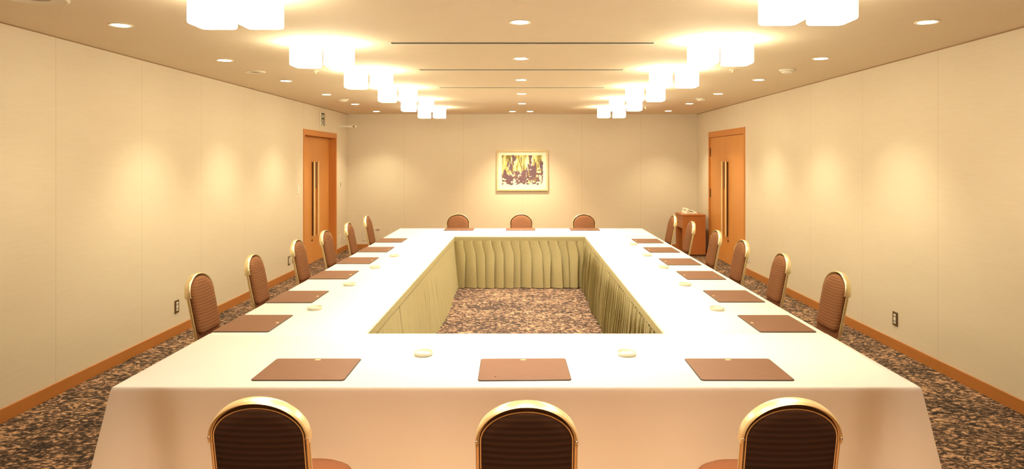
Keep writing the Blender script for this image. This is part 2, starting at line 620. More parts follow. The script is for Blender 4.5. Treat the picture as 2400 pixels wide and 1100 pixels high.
for bx_, side in ((-1.1, 'left'), (0.0, 'middle'), (1.1, 'right')):  # added out of view to lift the front cloth
    put_dl(bx_, 1.245, '%s added fill downlight overhead at the viewpoint, outside the frame' % side, 'behind')
put_dl(-0.19, 12.25, 'left one of two downlights side by side above the picture', 'pair')
put_dl(0.13, 12.25, 'right one of two downlights side by side above the picture', 'pair')

# ------------------------------------------------------------------ ceiling slots and devices
for k, (yy, x0, x1, nm) in enumerate(((5.13, -1.01, 1.00, 'nearest and darkest long slot vent across the ceiling'),
                                      (6.64, -1.02, 0.99, 'second long slot vent across the ceiling from the camera'),
                                      (8.26, -1.03, 1.00, 'third long slot vent across the ceiling from the camera'),
                                      (12.84, -1.06, 1.01, 'pale slot vent in the ceiling right against the far wall'))):
    root = empty('slot_vent', ((x0 + x1) / 2, yy, ZC))
    tag(root, nm, 'air vent', 'ceiling slot vents')
    hw = (x1 - x0) / 2
    m = MB()
    m.box(-hw, -0.024, -0.003, hw, 0.024, 0.0)
    m.build('slot', M['slot'], root)
    m = MB()
    m.box(-hw - 0.01, 0.024, -0.008, hw + 0.01, 0.044, 0, 0.002, 1)
    m.box(-hw - 0.01, -0.036, -0.004, hw + 0.01, -0.024, 0, 0.001, 1)
    m.box(-hw - 0.014, -0.034, -0.006, -hw, 0.042, 0)
    m.box(hw, -0.034, -0.006, hw + 0.014, 0.042, 0)
    m.build('vent_frame', M['metal_white'], root)

def ceiling_speaker(x, y, r, label):
    root = empty('ceiling_speaker', (x, y, ZC))
    tag(root, label, 'ceiling speaker')
    m = MB(); m.lathe([(r * 0.86, 0), (r, 0), (r * 1.01, -0.006), (r * 0.93, -0.012), (r * 0.86, -0.006)], n=40)
    m.build('rim', M['metal_white'], root, True)
    m = MB(); m.lathe([(r * 0.86, -0.001), (r * 0.86, -0.005), (0.01, -0.007)], n=40)
    m.build('grille', M['speaker'], root, True)
ceiling_speaker(-2.70, 3.70, 0.165, 'round grille in the ceiling cut by the top left edge of the picture')
ceiling_speaker(-2.72, 6.80, 0.10, 'flat round ceiling speaker between left wall downlights near the second twin lamp')

def detector(x, y, label):
    root = empty('smoke_detector', (x, y, ZC))
    tag(root, label, 'smoke detector', 'smoke detectors')
    m = MB(); m.lathe([(0.070, 0), (0.078, -0.002), (0.078, -0.014), (0.062, -0.022)], n=32)
    m.build('base', M['white_plastic'], root, True)
    m = MB(); m.lathe([(0.055, -0.021), (0.052, -0.034), (0.030, -0.040)], n=32)
    m.build('sensor_head', M['white_plastic'], root, True)
detector(-2.64, 9.83, 'pale smoke detector on the ceiling by the left wall')
detector(2.58, 9.70, 'pale smoke detector on the ceiling by the right wall, farther one')
detector(2.62, 6.64, 'smoke detector on the ceiling near the right wall, nearer the camera')

def sprinkler(x, y, label):
    root = empty('sprinkler', (x, y, ZC))
    tag(root, label, 'sprinkler', 'ceiling sprinklers')
    m = MB(); m.lathe([(0.036, 0), (0.038, -0.003), (0.026, -0.010)], n=24)
    m.build('escutcheon', M['metal_white'], root, True)
    m = MB(); m.lathe([(0.008, -0.009), (0.008, -0.026), (0.019, -0.027), (0.019, -0.030), (0.004, -0.032)], n=20)
    m.build('deflector', M['brass'], root, True)
sprinkler(-2.09, 6.73, 'small sprinkler head left of the left row of twin lamps')
sprinkler(2.08, 6.64, 'small sprinkler head right of the right row, nearer the camera')
sprinkler(2.07, 11.30, 'small sprinkler head near the far right corner of the ceiling')

# ------------------------------------------------------------------ tables, cloths, skirts
TX0, TX1 = -1.83, 1.77          # outer sides
IX0, IX1 = -0.935, 0.845        # inner sides
TY0, TI0 = 2.992, 3.915         # near table: front edge, inner edge
TI1, TY1 = 9.05, 9.99           # far table: inner edge, far edge

def folding_table(x0, y0, x1, y1, label):
    root = empty('folding_table', ((x0 + x1) / 2, (y0 + y1) / 2, 0))
    tag(root, label, 'table', 'conference tables under the cloths')
    hx, hy = (x1 - x0) / 2 - 0.03, (y1 - y0) / 2 - 0.03
    m = MB(); m.box(-hx, -hy, ZT - 0.045, hx, hy, ZT - 0.012, 0.004, 1)
    m.build('tabletop', M['table_top'], root)
    for sx in (-1, 1):
        for sy in (-1, 1):
            m = MB(); m.tube([(sx * (hx - 0.08), sy * (hy - 0.08), 0), (sx * (hx - 0.08), sy * (hy - 0.08), ZT - 0.045)], 0.016)
            m.build('leg', M['steel'], root, True)
folding_table(TX0, TY0, TX1, TI0, 'long table under the nearest white cloth, facing the camera')
folding_table(TX0, TI0, IX0, TI1, 'long table under the white cloth on the left side')
folding_table(IX1, TI0, TX1, TI1, 'long table under the white cloth on the right side')
folding_table(TX0, TI1, TX1, TY1, 'long table under the white cloth in front of the far wall')

def tablecloth(name_label, x0, y0, x1, y1, sides, zt, seed=0, length=None):
    """cloth over a rectangle; sides = set of 'S','N','W','E' edges that hang to the floor; others just fold over"""
    bm = MB()
    b = bm.bm
    # perimeter, anticlockwise from (x0,y0)
    def edge(p, q, n):
        return [(p[0] + (q[0] - p[0]) * i / n, p[1] + (q[1] - p[1]) * i / n) for i in range(n)]
    corners = [(x0, y0), (x1, y0), (x1, y1), (x0, y1)]
    names = ['S', 'E', 'N', 'W']
    nrm = [(0, -1), (1, 0), (0, 1), (-1, 0)]
    step = 0.035
    per = []
    for k in range(4):
        p, q = corners[k], corners[(k + 1) % 4]
        L = math.hypot(q[0] - p[0], q[1] - p[1])
        n = max(8, int(L / step))
        for i, c in enumerate(edge(p, q, n)):
            s = i / n * L
            ex = nrm[k]
            if i == 0:
                pk = (k - 1) % 4
                ex = ((nrm[k][0] + nrm[pk][0]), (nrm[k][1] + nrm[pk][1]))
                drop = names[k] in sides and names[pk] in sides
                any_ = names[k] in sides or names[pk] in sides
                per.append((c, ex, 1.0 if any_ else 0.0, 0.0 if drop else 9.0, k, s))
            else:
                dc = 9.0
                if names[k] in sides:
                    if names[(k - 1) % 4] in sides: dc = min(dc, s)
                    if names[(k + 1) % 4] in sides: dc = min(dc, L - s)
                per.append((c, ex, 1.0 if names[k] in sides else 0.0, dc, k, s))
    rows = [0, 0.004, 0.010, 0.020, 0.05, 0.10, 0.16, 0.22, 0.29, 0.36, 0.43, 0.50, 0.57, 0.64, zt - 0.004]
    rings = []
    for t, z0 in enumerate(rows):
        ring = []
        for (c, ex, dr, dc, k, s) in per:
            full = length or (zt - 0.004)
            z = z0 * full / (zt - 0.004)
            d = z if dr else min(z, 0.018 + 0.0004 * t)
            f = d / full
            # rounded lip then nearly vertical hang
            o = 0.006 * (1 - math.exp(-d / 0.006))
            wob = 0.0
            if dr:
                wob = 0.010 * f * (math.sin(s * 5.1 + seed) + 0.6 * math.sin(s * 11.7 + 2 * seed + 1))
                if dc < 0.9:
                    # corner: cloth gathers into a cone with a crease beside it
                    wob += 0.105 * f * math.exp(-(dc / 0.085) ** 2)
                    wob -= 0.030 * min(1, f * 3) * math.exp(-((dc - 0.20) / 0.06) ** 2)
                    wob += 0.016 * f * math.exp(-((dc - 0.34) / 0.08) ** 2)
            oo = o + wob
            # small outward spread with height lost
            ring.append((c[0] + ex[0] * oo, c[1] + ex[1] * oo, zt - d))
        rings.append(ring)
    bm.rings(rings, True)
    # top surface: inner ring grid
    b.verts.ensure_lookup_table()
    top = [b.verts[i] for i in range(len(per))]
    b.faces.new(top)
    # soft waviness: triangulate not needed on a flat top
    o = bm.build('tablecloth', M['cloth'], None, True, angle=60)
    return tag(o, name_label, 'tablecloth', 'white tablecloths')
tablecloth('near white tablecloth hanging to the floor behind the three closest chairs', TX0, TY0, TX1, TI0 - 0.007, {'S', 'W', 'E'}, ZT, 1)
tablecloth('white tablecloth on the left side table with six leather mats', TX0, TI0 + 0.007, IX0, TI1 - 0.007, {'W'}, ZT - 0.002, 2, 0.17)
tablecloth('white tablecloth on the right side table with six leather mats', IX1, TI0 + 0.007, TX1, TI1 - 0.007, {'E'}, ZT - 0.002, 3, 0.17)
tablecloth('far white tablecloth with three mats in front of the picture wall', TX0, TI1 + 0.007, TX1, TY1, {'N', 'W', 'E'}, ZT, 4, 0.17)

def skirt(label, p, q, inward, kind, seed):
    """pleated skirt from p to q (xy), bulging along inward"""
    P, Q = Vector((*p, 0)), Vector((*q, 0))
    L = (Q - P).length
    D = (Q - P).normalized()
    I = Vector((*inward, 0))
    rnd = random.Random(seed)
    zt = ZT - 0.024
    root = empty('table_skirt', ((P + Q) / 2))
    tag(root, label, 'table skirt', 'olive pleated table skirts')
    base = Vector(((P + Q) / 2))
    # header band
    m = MB()
    nb = max(6, int(L / 0.05))
    rr = []
    for (z, o) in ((zt, 0.004), (zt, 0.009), (zt - 0.052, 0.012), (zt - 0.052, 0.003)):
        rr.append([P + D * (L * i / nb) + I * (o + 0.001 * math.sin(i * 1.9)) + Vector((0, 0, z)) - base for i in range(nb + 1)])
    m.rings(rr, False)
    m.build('header_band', M['skirt'], root, True)
    # pleats
    pitch = {'box': 0.128, 'fine': 0.075, 'deep': 0.088}[kind]
    npl = max(1, int(round(L / pitch)))
    per = 14
    n = npl * per
    jit = [rnd.uniform(0.65, 1.25) for _ in range(npl + 1)]
    shf = [rnd.uniform(-0.25, 0.25) for _ in range(npl + 1)]
    amp = {'box': 0.072, 'fine': 0.010, 'deep': 0.058}[kind]
    lean = {'box': 0.030, 'fine': 0.075, 'deep': 0.012}[kind]
    zs = [0, 0.02, 0.05, 0.10, 0.17, 0.25, 0.34, 0.43, 0.52, 0.585, 0.62]
    H = zt - 0.045 - 0.008
    rings = []
    for zi, zz in enumerate(zs):
        f = zz / 0.62
        ring = []
        for i in range(n + 1):
            u = i / per
            k = min(int(u), npl)
            fr = u - int(u)
            fr = fr + shf[k] * 0.5 * f * math.sin(PI * fr)
            xo = 0.0
            if kind == 'fine':
                prof = 0.5 + 0.5 * math.sin(2 * PI * u) + 0.35 * math.sin(2 * PI * u * 2.7 + seed)
            else:
                # knife pleat: a rounded face that overhangs the start of the next one
                if fr < 0.72:
                    q_ = fr / 0.72
                    prof = 0.06 + 0.94 * math.sin(PI / 2 * q_) ** 0.9
                    xo = q_ * 1.30
                else:
                    q_ = (fr - 0.72) / 0.28
                    prof = 0.06 + 0.94 * math.cos(PI / 2 * q_) ** 0.8
                    xo = 1.30 - 0.30 * q_
                xo = (xo - fr) * min(1, 0.25 + f * 2.5) * jit[k] * L / npl
            a = amp * jit[k] * (0.30 + 0.70 * min(1, f * 1.6))
            o = 0.004 + lean * (f ** 1.2) + a * prof
            if kind == 'fine':
                o += 0.018 * f * math.sin(L * i / n * 2.3)
                if 1.10 < L * i / n < 1.13:
                    o -= 0.03
            sway = 0.012 * f * math.sin(k * 2.1 + seed)
            ring.append(P + D * (min(L - 0.002, L * i / n + xo) + sway) + I * o + Vector((0, 0, zt - 0.045 - f * H)) - base)
        rings.append(ring)
    m = MB()
    m.rings(rings, False)
    m.build('pleated_drop', M['skirt'], root, True, angle=75)
skirt('olive pleated skirt below the far table, facing the camera', (IX0, TI1), (IX1, TI1), (0, -1), 'box', 5)
skirt('smooth finely gathered olive skirt below the left table', (IX0, TI0), (IX0, TI1), (1, 0), 'fine', 8)
skirt('deeply pleated olive skirt below the right table', (IX1, TI1), (IX1, TI0), (-1, 0), 'deep', 11)

# ------------------------------------------------------------------ chairs
def yb(z):
    return -0.195 - (z - 0.45) * 0.20
AW, SPR, TOP = 0.163, 0.762, 0.889
def arch_ring(inset, off, zb=0.49, rb=0.035, topx=0.0):
    a, bb = AW - inset, (TOP - SPR) - inset - topx
    z0 = zb + inset * 0.6
    xz = []
    for i in range(6):
        xz.append((-a + rb + (2 * a - 2 * rb) * i / 6, z0))
    for i in range(6):
        t = PI / 2 * i / 6
        xz.append((a - rb + rb * math.sin(t), z0 + rb - rb * math.cos(t)))
    for i in range(5):
        xz.append((a, z0 + rb + (SPR - z0 - rb) * i / 5))
    for i in range(24):
        t = PI * i / 24
        xz.append((a * math.cos(t), SPR + bb * math.sin(t)))
    for i in range(5):
        xz.append((-a, SPR - (SPR - z0 - rb) * i / 5))
    for i in range(6):
        t = PI / 2 * i / 6
        xz.append((-a + rb - rb * math.cos(t), z0 + rb - rb * math.sin(t)))
    return [(x, yb(z) + off, z) for x, z in xz]

def arch_path(inset, off, zlow, n=28, topx=0.0):
    a, bb = AW - inset, (TOP - SPR) - inset - topx
    xz = [(a, zlow + (SPR - zlow) * i / 8) for i in range(8)]
    xz += [(a * math.cos(PI * i / n), SPR + bb * math.sin(PI * i / n)) for i in range(n + 1)]
    xz += [(-a, SPR - (SPR - zlow) * (i + 1) / 8) for i in range(8)]
    return [Vector((x, yb(z) + off, z)) for x, z in xz]

def sweep_section(path, sec, normal):
    """sweep section points (u in plane outward, v along normal)"""
    rings = []
    nrm = Vector(normal).normalized()
    for i, p in enumerate(path):
        t = (path[min(i + 1, len(path) - 1)] - path[max(i - 1, 0)]).normalized()
        u = nrm.cross(t).normalized()
        rings.append([p + u * a + nrm * b for a, b in sec])
    return rings

def make_chair():
    root = empty('banquet_chair')
    BN = Vector((0, 1, 0.20)).normalized()
    # front cushion of the back
    m = MB()
    rr = [arch_ring(0.020, -0.006), arch_ring(0.010, 0.0), arch_ring(0.007, 0.014), arch_ring(0.012, 0.026),
          arch_ring(0.028, 0.033), arch_ring(0.060, 0.036), arch_ring(0.10, 0.037)]
    m.rings(rr, True, True, True)
    m.build('backrest', M['fabric'], root, True, angle=70)
    # plain fabric panel between the frame tubes below the cushion
    m = MB()
    hw = AW - 0.004
    m.rings([[(-hw, yb(0.445) - 0.002, 0.445), (hw, yb(0.445) - 0.002, 0.445), (hw, yb(0.56) - 0.002, 0.56), (-hw, yb(0.56) - 0.002, 0.56)],
             [(-hw, yb(0.445) + 0.010, 0.445), (hw, yb(0.445) + 0.010, 0.445), (hw, yb(0.56) + 0.006, 0.56), (-hw, yb(0.56) + 0.006, 0.56)]], True, True, True)
    m.build('lower_back', M['seat_fabric'], root)
    # rear panel
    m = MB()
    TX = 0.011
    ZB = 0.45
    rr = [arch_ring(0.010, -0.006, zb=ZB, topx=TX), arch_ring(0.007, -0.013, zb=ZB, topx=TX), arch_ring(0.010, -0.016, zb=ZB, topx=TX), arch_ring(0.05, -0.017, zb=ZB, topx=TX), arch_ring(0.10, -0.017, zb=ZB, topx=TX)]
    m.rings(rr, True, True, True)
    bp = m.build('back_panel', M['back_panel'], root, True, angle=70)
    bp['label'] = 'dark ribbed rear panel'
    # dark ring between frame and panel, painting the band's shaded rear face
    m = MB()
    rr = [arch_ring(0.000, -0.002), arch_ring(0.000, -0.012), arch_ring(0.001, -0.013), arch_ring(0.009, -0.013, topx=TX), arch_ring(0.010, -0.004, topx=TX)]
    m.rings(rr, True)
    m.build('edge_shade', M['band_shade'], root, True, angle=50)
    # thin brass welt round the panel
    m = MB()
    pth = arch_path(0.0075, -0.0145, 0.50, topx=TX)
    m.tube(pth, 0.0024, 8)
    m.build('welt', M['brass'], root, True, angle=80)
    # frame tube
    m = MB()
    sec = [(0.0075 * math.cos(2 * PI * k / 12) + 0.003, 0.011 * math.sin(2 * PI * k / 12) - 0.004) for k in range(12)]
    path = arch_path(0.0, 0.0, 0.44)
    m.rings(sweep_section(path, sec, BN), True, True, True)
    m.build('back_frame', M['brass'], root, True, angle=80)
    # wide band over the top, rivet to rivet
    m = MB()
    sec = [(0.003, -0.020), (0.006, -0.024), (0.0095, -0.021), (0.0112, -0.010), (0.0112, 0.008), (0.0095, 0.018), (0.006, 0.021),
           (0.001, 0.018), (0.000, 0.0), (0.001, -0.014)]
    path = arch_path(0.0, 0.0, 0.735)
    path = [p for p in path if p.z >= 0.748]
    m.rings(sweep_section(path, sec, BN), True, True, True)
    m.build('top_band', M['brass_band'], root, True, angle=60)
    for s in (-1, 1):
        m = MB()
        z = 0.763
        m.lathe([(0.0055, -0.004), (0.0055, 0.001), (0.004, 0.003), (0.002, 0.004)], (0, 0, 0), 14, 'Y')
        for v in m.bm.verts:
            v.co = Vector((s * (AW + 0.005) + v.co.x, yb(z) - 0.022 - v.co.y, z + v.co.z))
        m.build('rivet', M['chrome'], root, True)
    # seat
    m = MB()
    def seat_ring(ins, z):
        pts = []
        hw0, yf, ybk = 0.205 - ins, 0.305 - ins, -0.19 + ins
        for cx, cy, r, a0 in ((hw0, yf, 0.15, 0), (-hw0, yf, 0.15, 90), (-hw0, ybk, 0.04, 180), (hw0, ybk, 0.04, 270)):
            sx = 1 if cx > 0 else -1
            sy = 1 if cy > 0 else -1
            r = max(0.01, r - ins * 0.6)
            for i in range(9):
                a = math.radians(a0 + 90 * i / 8)
                pts.append((cx - sx * r + math.cos(a) * r, cy - sy * r + math.sin(a) * r, z))
        return pts
    rr = [seat_ring(0.02, 0.385), seat_ring(0.004, 0.392), seat_ring(0.0, 0.41), seat_ring(0.006, 0.432), seat_ring(0.03, 0.448),
          seat_ring(0.08, 0.456), seat_ring(0.14, 0.458)]
    m.rings(rr, True, True, True)
    m.build('seat', M['seat_fabric'], root, True, angle=70)
    m = MB()
    m.rings([seat_ring(0.035, 0.362), seat_ring(0.025, 0.366), seat_ring(0.025, 0.386), seat_ring(0.03, 0.388)], True, True, True)
    m.build('seat_frame', M['brass'], root, True, angle=50)
    for s in (-1, 1):
        m = MB()
        m.tube([(s * AW, yb(0.455), 0.455), (s * AW, yb(0.40) + 0.0, 0.40), (s * (AW + 0.004), -0.200, 0.30), (s * (AW + 0.012), -0.245, 0.0)], 0.0115, 12)
        m.build('leg', M['brass'], root, True)
        m = MB()
        m.tube([(s * 0.165, 0.19, 0.375), (s * 0.172, 0.205, 0.20), (s * 0.180, 0.225, 0.0)], 0.0115, 12)
        m.build('leg', M['brass'], root, True)
    m = MB()
    m.tube([(-0.178, -0.215, 0.16), (-0.174, 0.207, 0.16)], 0.008, 8)
    m.tube([(0.178, -0.215, 0.16), (0.174, 0.207, 0.16)], 0.008, 8)
    m.build('stretcher', M['brass'], root, True)
    return root
chair0 = make_chair()
first = True
# local forward is +y; top of the back sits 0.285 m behind the origin
BT = 0.285
def put_chair(x, y, rotz, label, group):
    """x, y = where the top of the back stands"""
    global first
    o = chair0 if first else copy_tree(chair0)
    first = False
    o.location = (x - math.sin(rotz) * BT, y + math.cos(rotz) * BT, 0)
    o.rotation_euler = (0, 0, rotz)
    tag(o, label, 'chair', group)
for x, y, r, nm in ((-0.905, 2.278, -0.02, 'left of the three closest chairs, dark back towards the camera'),
                    (0.012, 2.245, 0.0, 'middle of the three closest chairs, dark back towards the camera'),
                    (0.916, 2.272, 0.02, 'right of the three closest chairs, dark back towards the camera')):
    put_chair(x, y, r, nm, 'chairs along the near table')
for x, y, r, nm in ((-0.985, 10.18, PI, 'chair facing the camera at the left end of the far table'),
                    (-0.028, 10.18, PI, 'chair facing the camera at the far table below the picture'),
                    (0.923, 10.18, PI, 'chair facing the camera at the right end of the far table')):
    put_chair(x, y, r, nm, 'chairs along the far table')
LC = ((-2.32, 4.82, -0.02), (-2.31, 5.78, 0.02), (-2.30, 6.87, 0.0), (-2.285, 7.80, -0.03), (-2.27, 8.77, 0.03), (-2.28, 9.86, 0.0))
RC = ((2.28, 4.89, 0.02), (2.25, 5.86, -0.02), (2.225, 6.84, 0.02), (2.236, 7.80, 0.0), (2.236, 8.96, -0.03), (2.21, 9.94, 0.02))
for k, (x, y, r) in enumerate(LC):
    put_chair(x - 0.03, y, -PI / 2 + r, 'gold framed brown chair along the left wall side, %s from the camera' % ORD[k], 'chairs along the left table')
for k, (x, y, r) in enumerate(RC):
    put_chair(x + 0.03, y, PI / 2 + r, 'gold framed brown chair along the right wall side, %s from the camera' % ORD[k], 'chairs along the right table')

# ------------------------------------------------------------------ leather writing mats
MW, MD = 0.43, 0.335
def make_mat():
    root = empty('desk_mat')
    m = MB()
    rr = [[(x, y, z) for x, y in rounded_rect(MW / 2 - i, MD / 2 - i, 0.014, 4)] for z, i in ((0, 0.001), (0.001, 0), (0.0045, 0), (0.0055, 0.0015))]
    m.rings(rr, True, True, True)
    m.build('edge', M['leather_edge'], root, True, angle=40)
    m = MB()
    rr = [[(x, y, z) for x, y in rounded_rect(MW / 2 - i, MD / 2 - i, 0.012, 4)] for z, i in ((0.0050, 0.0022), (0.0060, 0.0030), (0.0062, 0.006))]
    m.rings(rr, True, True, True)
    m.build('leather_top', M['leather'], root, True, angle=40)
    m = MB()
    m.lathe([(0.016, 0.0061), (0.015, 0.0068), (0.010, 0.0069)], (0, MD / 2 - 0.026, 0), 20, 'Z', 1.0, 0.55)
    m.build('gold_stamp', M['gold'], root, True)
    return root
mat0 = make_mat()
first = True
def put_mat(x, y, rotz, label, group, z=ZT):
    global first
    o = mat0 if first else copy_tree(mat0)
    first = False
    o.location = (x, y, z)
    o.rotation_euler = (0, 0, rotz)
    tag(o, label, 'desk mat', group)
put_mat(-1.035, 3.235, 0.0, 'large leather mat near the front left corner of the table', 'mats on the near table')
put_mat(0.004, 3.235, 0.02, 'large leather mat in front of the closest middle chair, small dark speck on it', 'mats on the near table')
m = MB(); m.lathe([(0.004, 0.0062), (0.0035, 0.0070), (0.001, 0.0072)], (-0.135, -0.122, 0), 12)
m.build('speck', M['slot'], bpy.data.objects['desk_mat.001'], True)
put_mat(1.032, 3.235, -0.005, 'large leather mat near the front right corner of the table', 'mats on the near table')
for x, nm in ((-0.936, 'at the left end'), (-0.037, 'below the picture, in the middle'), (0.90, 'at the right end')):
    put_mat(x, 9.82, PI, 'leather mat seen almost edge on, %s of the far table' % nm, 'mats on the far table')
for k, y in enumerate((4.16, 4.97, 5.92, 6.77, 7.61, 8.49)):
    put_mat(-1.667, y, -PI / 2, 'brown leather mat on the left table, %s from the camera' % ORD[k], 'mats on the left table', ZT - 0.002)
for k, y in enumerate((4.155, 4.99, 5.90, 6.69, 7.58, 8.42)):
    put_mat(1.562, y, PI / 2, 'brown leather mat on the right table, %s from the camera' % ORD[k], 'mats on the right table', ZT - 0.002)

# ------------------------------------------------------------------ ashtrays
def make_ash():
    m = MB()
    m.lathe([(0.030, 0), (0.044, 0.001), (0.049, 0.010), (0.0495, 0.018), (0.046, 0.020), (0.043, 0.015), (0.036, 0.006), (0.012, 0.005)], n=40)
    return m.build('ashtray', M['porcelain'], None, True, angle=50)
ash0 = make_ash()
first = True
def put_ash(x, y, label, z=ZT):
    global first
    o = ash0 if first else ash0.copy()
    if not first:
        link(o)
    first = False
    o.location = (x, y, z)
    tag(o, label, 'ashtray', 'ivory ashtrays on the cloths')
put_ash(-0.517, 3.48, 'round ivory ashtray on the near cloth, left of the middle mat')
put_ash(0.538, 3.48, 'round ivory ashtray on the near cloth, right of the middle mat')
for k, (x, y) in enumerate(((-1.418, 4.56), (-1.41, 5.44), (-1.396, 6.32), (-1.36, 7.08))):
    put_ash(x, y, 'round ivory ashtray on the left table cloth, %s from the camera' % (ORD[k] if k < 3 else 'farthest'), ZT - 0.002)
for k, (x, y) in enumerate(((1.313, 4.54), (1.315, 5.44), (1.327, 6.32), (1.323, 7.13), (1.331, 8.06))):
    put_ash(x, y, 'round ivory ashtray on the right table cloth, %s from the camera' % (ORD[k] if k < 4 else 'farthest'), ZT - 0.002)

# ------------------------------------------------------------------ picture
root = empty('framed_picture', (-0.015, YB, 1.522))
tag(root, 'framed woodland print in purple and olive hanging on the far wall', 'picture')
PW, PH, FT = 0.50, 0.395, 0.035
m = MB()
m.box(-PW, -0.035, -PH, -PW + FT, 0, PH, 0.004, 1)
m.box(PW - FT, -0.035, -PH, PW, 0, PH, 0.004, 1)
m.box(-PW + FT, -0.035, -PH, PW - FT, 0, -PH + FT, 0.004, 1)
m.box(-PW + FT, -0.035, PH - FT, PW - FT, 0, PH, 0.004, 1)
m.build('picture_frame', M['frame_wood'], root)
m = MB(); m.box(-PW + FT, -0.018, -PH + FT, PW - FT, -0.004, PH - FT)
m.build('mount', M['mount'], root)
# print with a slightly ragged outline
m = MB()
pts = []
rnd = random.Random(3)
ax0, ax1, az0, az1 = -0.395, 0.40, -0.265, 0.295
for i in range(24):
    pts.append((ax0 + (ax1 - ax0) * i / 24, -0.0185, az0 + rnd.uniform(-0.02, 0.012)))
for i in range(16):
    pts.append((ax1 + rnd.uniform(-0.02, 0.006), -0.0185, az0 + (az1 - az0) * i / 16))
for i in range(24):
    pts.append((ax1 - (ax1 - ax0) * i / 24, -0.0185, az1 + rnd.uniform(-0.006, 0.004)))
for i in range(16):
    pts.append((ax0 + rnd.uniform(-0.006, 0.006), -0.0185, az1 - (az1 - az0) * i / 16))
m.poly(pts, (0, -0.0012, 0))
m.build('print', M['art'], root)

# ------------------------------------------------------------------ phone cabinet and phone
root = empty('phone_cabinet', (3.06, 12.255, 0))
tag(root, 'small orange wooden phone stand between the far wall and the right door', 'cabinet')
hx, hy, ch = 0.205, 0.275, 0.745
m = MB()
m.box(-hx, -hy, 0.03, hx, -hy + 0.02, ch - 0.022)           # panel facing the camera
m.box(-hx, hy - 0.02, 0.03, hx, hy, ch - 0.022)
m.box(hx - 0.02, -hy + 0.02, 0.03, hx, hy - 0.02, ch - 0.022)
m.box(-hx + 0.01, -hy + 0.02, 0.03, hx - 0.02, hy - 0.02, 0.06)
m.box(-hx + 0.01, -hy + 0.02, 0.49, hx - 0.02, hy - 0.02, 0.505)
m.build('body', M['cabinet'], root)
m = MB(); m.box(-hx - 0.008, -hy - 0.008, ch - 0.022, hx + 0.004, hy + 0.004, ch, 0.003, 1)
m.build('top', M['cabinet'], root)
m = MB(); m.box(-hx + 0.002, -hy + 0.022, 0.507, -hx + 0.018, hy - 0.022, ch - 0.026, 0.002, 1)
d = m.build('drawer', M['cabinet'], root)
m = MB(); m.lathe([(0.006, 0), (0.006, -0.012), (0.010, -0.016), (0.006, -0.022)], (-hx + 0.002, 0, 0.615), 14, 'X')
m.build('knob', M['brass'], d, True)
m = MB(); m.box(-hx + 0.03, -hy + 0.03, 0.0, hx - 0.03, hy - 0.03, 0.03)
m.build('plinth', M['cabinet_in'], root)

root = empty('telephone', (3.03, 12.20, ch), 0.25)
tag(root, 'cream desk telephone on top of the small wooden cabinet', 'telephone')
m = MB()
m.rings([[(-0.105, -0.095, 0), (0.105, -0.095, 0), (0.105, 0.095, 0), (-0.105, 0.095, 0)],
         [(-0.108, -0.098, 0.008), (0.108, -0.098, 0.008), (0.108, 0.098, 0.012), (-0.108, 0.098, 0.012)],
         [(-0.104, -0.094, 0.022), (0.104, -0.094, 0.022), (0.104, 0.094, 0.055), (-0.104, 0.094, 0.055)],
         [(-0.096, -0.086, 0.026), (0.096, -0.086, 0.026), (0.096, 0.086, 0.059), (-0.096, 0.086, 0.059)]], True, True, True)
m.build('phone_base', M['white_plastic'], root)
m = MB()
m.tube([(-0.067, -0.095, 0.062), (-0.067, -0.06, 0.078), (-0.067, 0.0, 0.090), (-0.067, 0.06, 0.092), (-0.067, 0.098, 0.082)],
       [0.020, 0.016, 0.014, 0.016, 0.021], 12)
m.lathe([(0.022, 0.040), (0.026, 0.050), (0.026, 0.062), (0.018, 0.070)], (-0.067, -0.078, 0.0), 16)
m.lathe([(0.022, 0.058), (0.026, 0.066), (0.026, 0.080), (0.018, 0.088)], (-0.067, 0.082, 0.0), 16)
m.build('handset', M['white_plastic'], root, True)
m = MB()
for i in range(3):
    for j in range(4):
        x, y = 0.0 + i * 0.026, -0.055 + j * 0.026
        z = 0.026 + (y + 0.086) / 0.172 * 0.033
        m.box(x - 0.009, y - 0.008, z - 0.001, x + 0.009, y + 0.008, z + 0.005, 0.002, 1)
m.build('keypad', M['brown_plate'], root)
m = MB()
pts = []
for i in range(90):
    t = i / 89
    a = t * 2 * PI * 14
    pts.append((-0.075 - 0.05 * math.sin(PI * t) + 0.006 * math.cos(a), -0.105 + 0.06 * t - 0.02 * math.sin(PI * t), 0.010 + 0.006 * math.sin(a)))
m.tube(pts, 0.002, 6)
m.build('cord', M['white_plastic'], root, True)

# ------------------------------------------------------------------ wall plates, sign, bracket
def plate(name, label, cat, side, y, z, w_, h_, border, centre, cw, chh, sockets=0):
    """wall plate on a side wall ('L' or 'R')"""
    x = XL if side == 'L' else XR
    s = 1 if side == 'L' else -1
    root = empty(name, (x, y, z))
    tag(root, label, cat)
    def bx(m, a, yy0, z0, b, yy1, z1, bev=0.0):
        xs = sorted((s * a, s * b))
        m.box(xs[0], yy0, z0, xs[1], yy1, z1, bev, 1)
    m = MB(); bx(m, 0, -w_ / 2, -h_ / 2, 0.008, w_ / 2, h_ / 2, 0.002)
    m.build('cover_plate', border, root)
    m = MB(); bx(m, 0.007, -cw / 2, -chh / 2, 0.011, cw / 2, chh / 2, 0.001)
    ins = m.build('insert', centre, root)
    for k in range(sockets):
        zc = (k - (sockets - 1) / 2) * chh / max(1, sockets)
        m = MB()
        bx(m, 0.0105, -0.010, zc - 0.008, 0.0122, -0.005, zc + 0.008)
        bx(m, 0.0105, 0.005, zc - 0.008, 0.0122, 0.010, zc + 0.008)
        m.build('socket_slots', M['slot'], ins)
    return root
BP, WP = M['brown_plate'], M['white_plastic']
